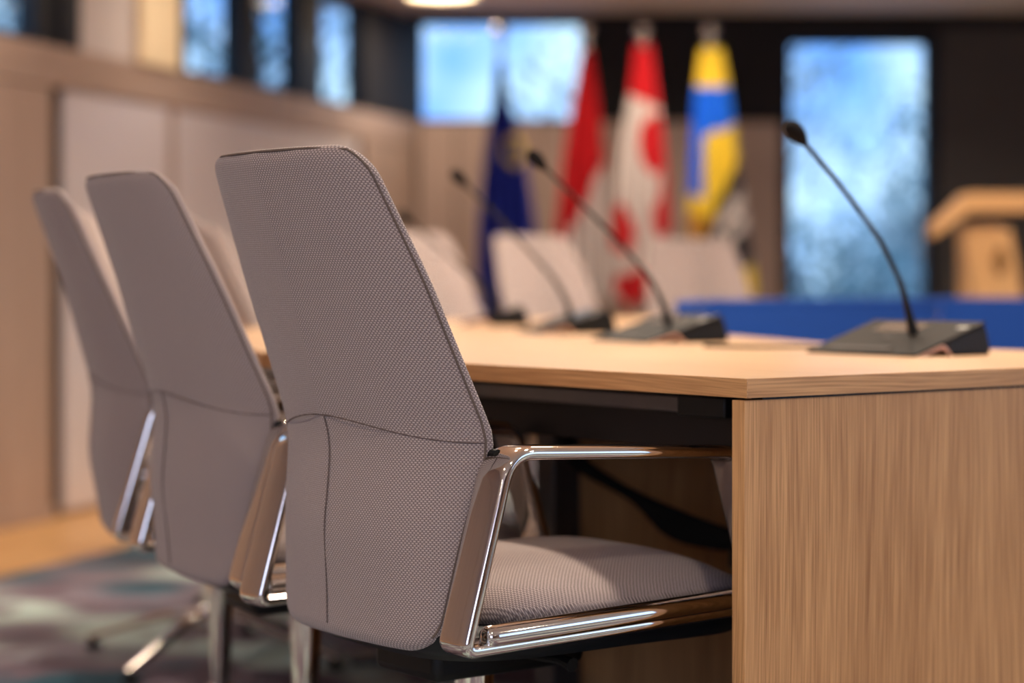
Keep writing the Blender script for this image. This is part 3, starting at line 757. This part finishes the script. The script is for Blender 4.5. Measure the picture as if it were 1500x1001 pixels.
# ------------------------------------------------------------------ outside
ground = tag(Geo().box((-40, -40, -.35), (40, 60, -.14)).build('ground', noise_mat('pale_paving', (150, 160, 178), (120, 135, 160), 2, .8)), kind='structure')
def tree(x, y, h, r, n, m, label, seed):
    rn = random.Random(seed); t = thing('tree', label, 'tree', (x, y, -.14), 0, 'trees outside the windows')
    Geo().tube([(0, 0, 0), (.05, .02, h*.4), (-.03, 0, h*.75), (.02, 0, h)], [.11, .085, .05, .02], 10).build('trunk', M['bark'], t, smooth=True)
    g = Geo()
    for k in range(10):
        a = rn.random()*6.28; z = h*(.35+.5*rn.random()); L = r*(.6+.4*rn.random())
        g.tube([(0, 0, z), (math.cos(a)*L*.5, math.sin(a)*L*.5, z+.35*L), (math.cos(a)*L, math.sin(a)*L, z+.6*L)], [.035, .02, .008], 6)
    g.build('branches', M['bark'], t)
    V = []; Fc = []
    for k in range(n):
        d = Vector((rn.gauss(0, 1), rn.gauss(0, 1), rn.gauss(0, 1))).normalized()*r*rn.random()**.4
        c = Vector((d.x, d.y, h*.72+d.z*.95)); s = .05+.05*rn.random()
        a = Vector((rn.gauss(0, 1), rn.gauss(0, 1), rn.gauss(0, 1))).normalized(); b = a.orthogonal().normalized()
        q = len(V); V += [c-a*s, c+b*s*.45, c+a*s, c-b*s*.45]; Fc.append([q, q+1, q+2, q+3])
    tag(mesh('foliage', V, Fc, m, t), kind='stuff')
tree(-3.4, 14.2, 3.6, 1.5, 1500, M['leafb'], 'bare leaved tree outside the first high windows of the left wall', 2)
tree(-2.2, 18.0, 3.9, 1.0, 350, M['leafa'], 'dense bluish tree outside beyond the far left corner', 3)
tree(.9, 20.5, 3.4, 1.2, 450, M['leafb'], 'thin tree seen through the high window behind the flags', 4)
tree(4.6, 19.0, 2.9, 1.2, 1900, M['leafa'], 'blue green tree seen low in the tall window', 5)
tree(3.0, 24.0, 4.0, 1.6, 900, M['leafb'], 'sparse pale tree seen high in the tall window', 6)
tree(-5.6, 10.5, 3.4, 1.2, 900, M['leafb'], 'sparse tree outside the leftmost window', 8)

def shrub(x, y, h, r, n, m, label, seed):
    rn = random.Random(seed); t = thing('shrub', label, 'shrub', (x, y, -.14), 0, 'shrubs outside the tall window')
    g = Geo()
    for k in range(7):
        a = rn.random()*6.28; L = r*.6
        g.tube([(0, 0, 0), (math.cos(a)*L*.4, math.sin(a)*L*.4, h*.4), (math.cos(a)*L, math.sin(a)*L, h*.85)], [.022, .014, .006], 6)
    g.build('stems', M['bark'], t)
    V = []; Fc = []
    for k in range(n):
        d = Vector((rn.gauss(0, 1), rn.gauss(0, 1), rn.gauss(0, 1))).normalized()*rn.random()**.45
        c = Vector((d.x*r, d.y*r, h*.55+d.z*h*.5)); q_ = .04+.04*rn.random()
        a = Vector((rn.gauss(0, 1), rn.gauss(0, 1), rn.gauss(0, 1))).normalized(); b = a.orthogonal().normalized()
        q = len(V); V += [c-a*q_, c+b*q_*.5, c+a*q_, c-b*q_*.5]; Fc.append([q, q+1, q+2, q+3])
    tag(mesh('foliage', V, Fc, m, t), kind='stuff')
shrub(2.45, 15.5, 1.45, .7, 1100, M['leafa'], 'bluish shrub low in the left part of the tall window', 11)
shrub(3.35, 16.5, 1.9, .7, 1300, M['leafb'], 'bluish shrub low in the right part of the tall window', 12)
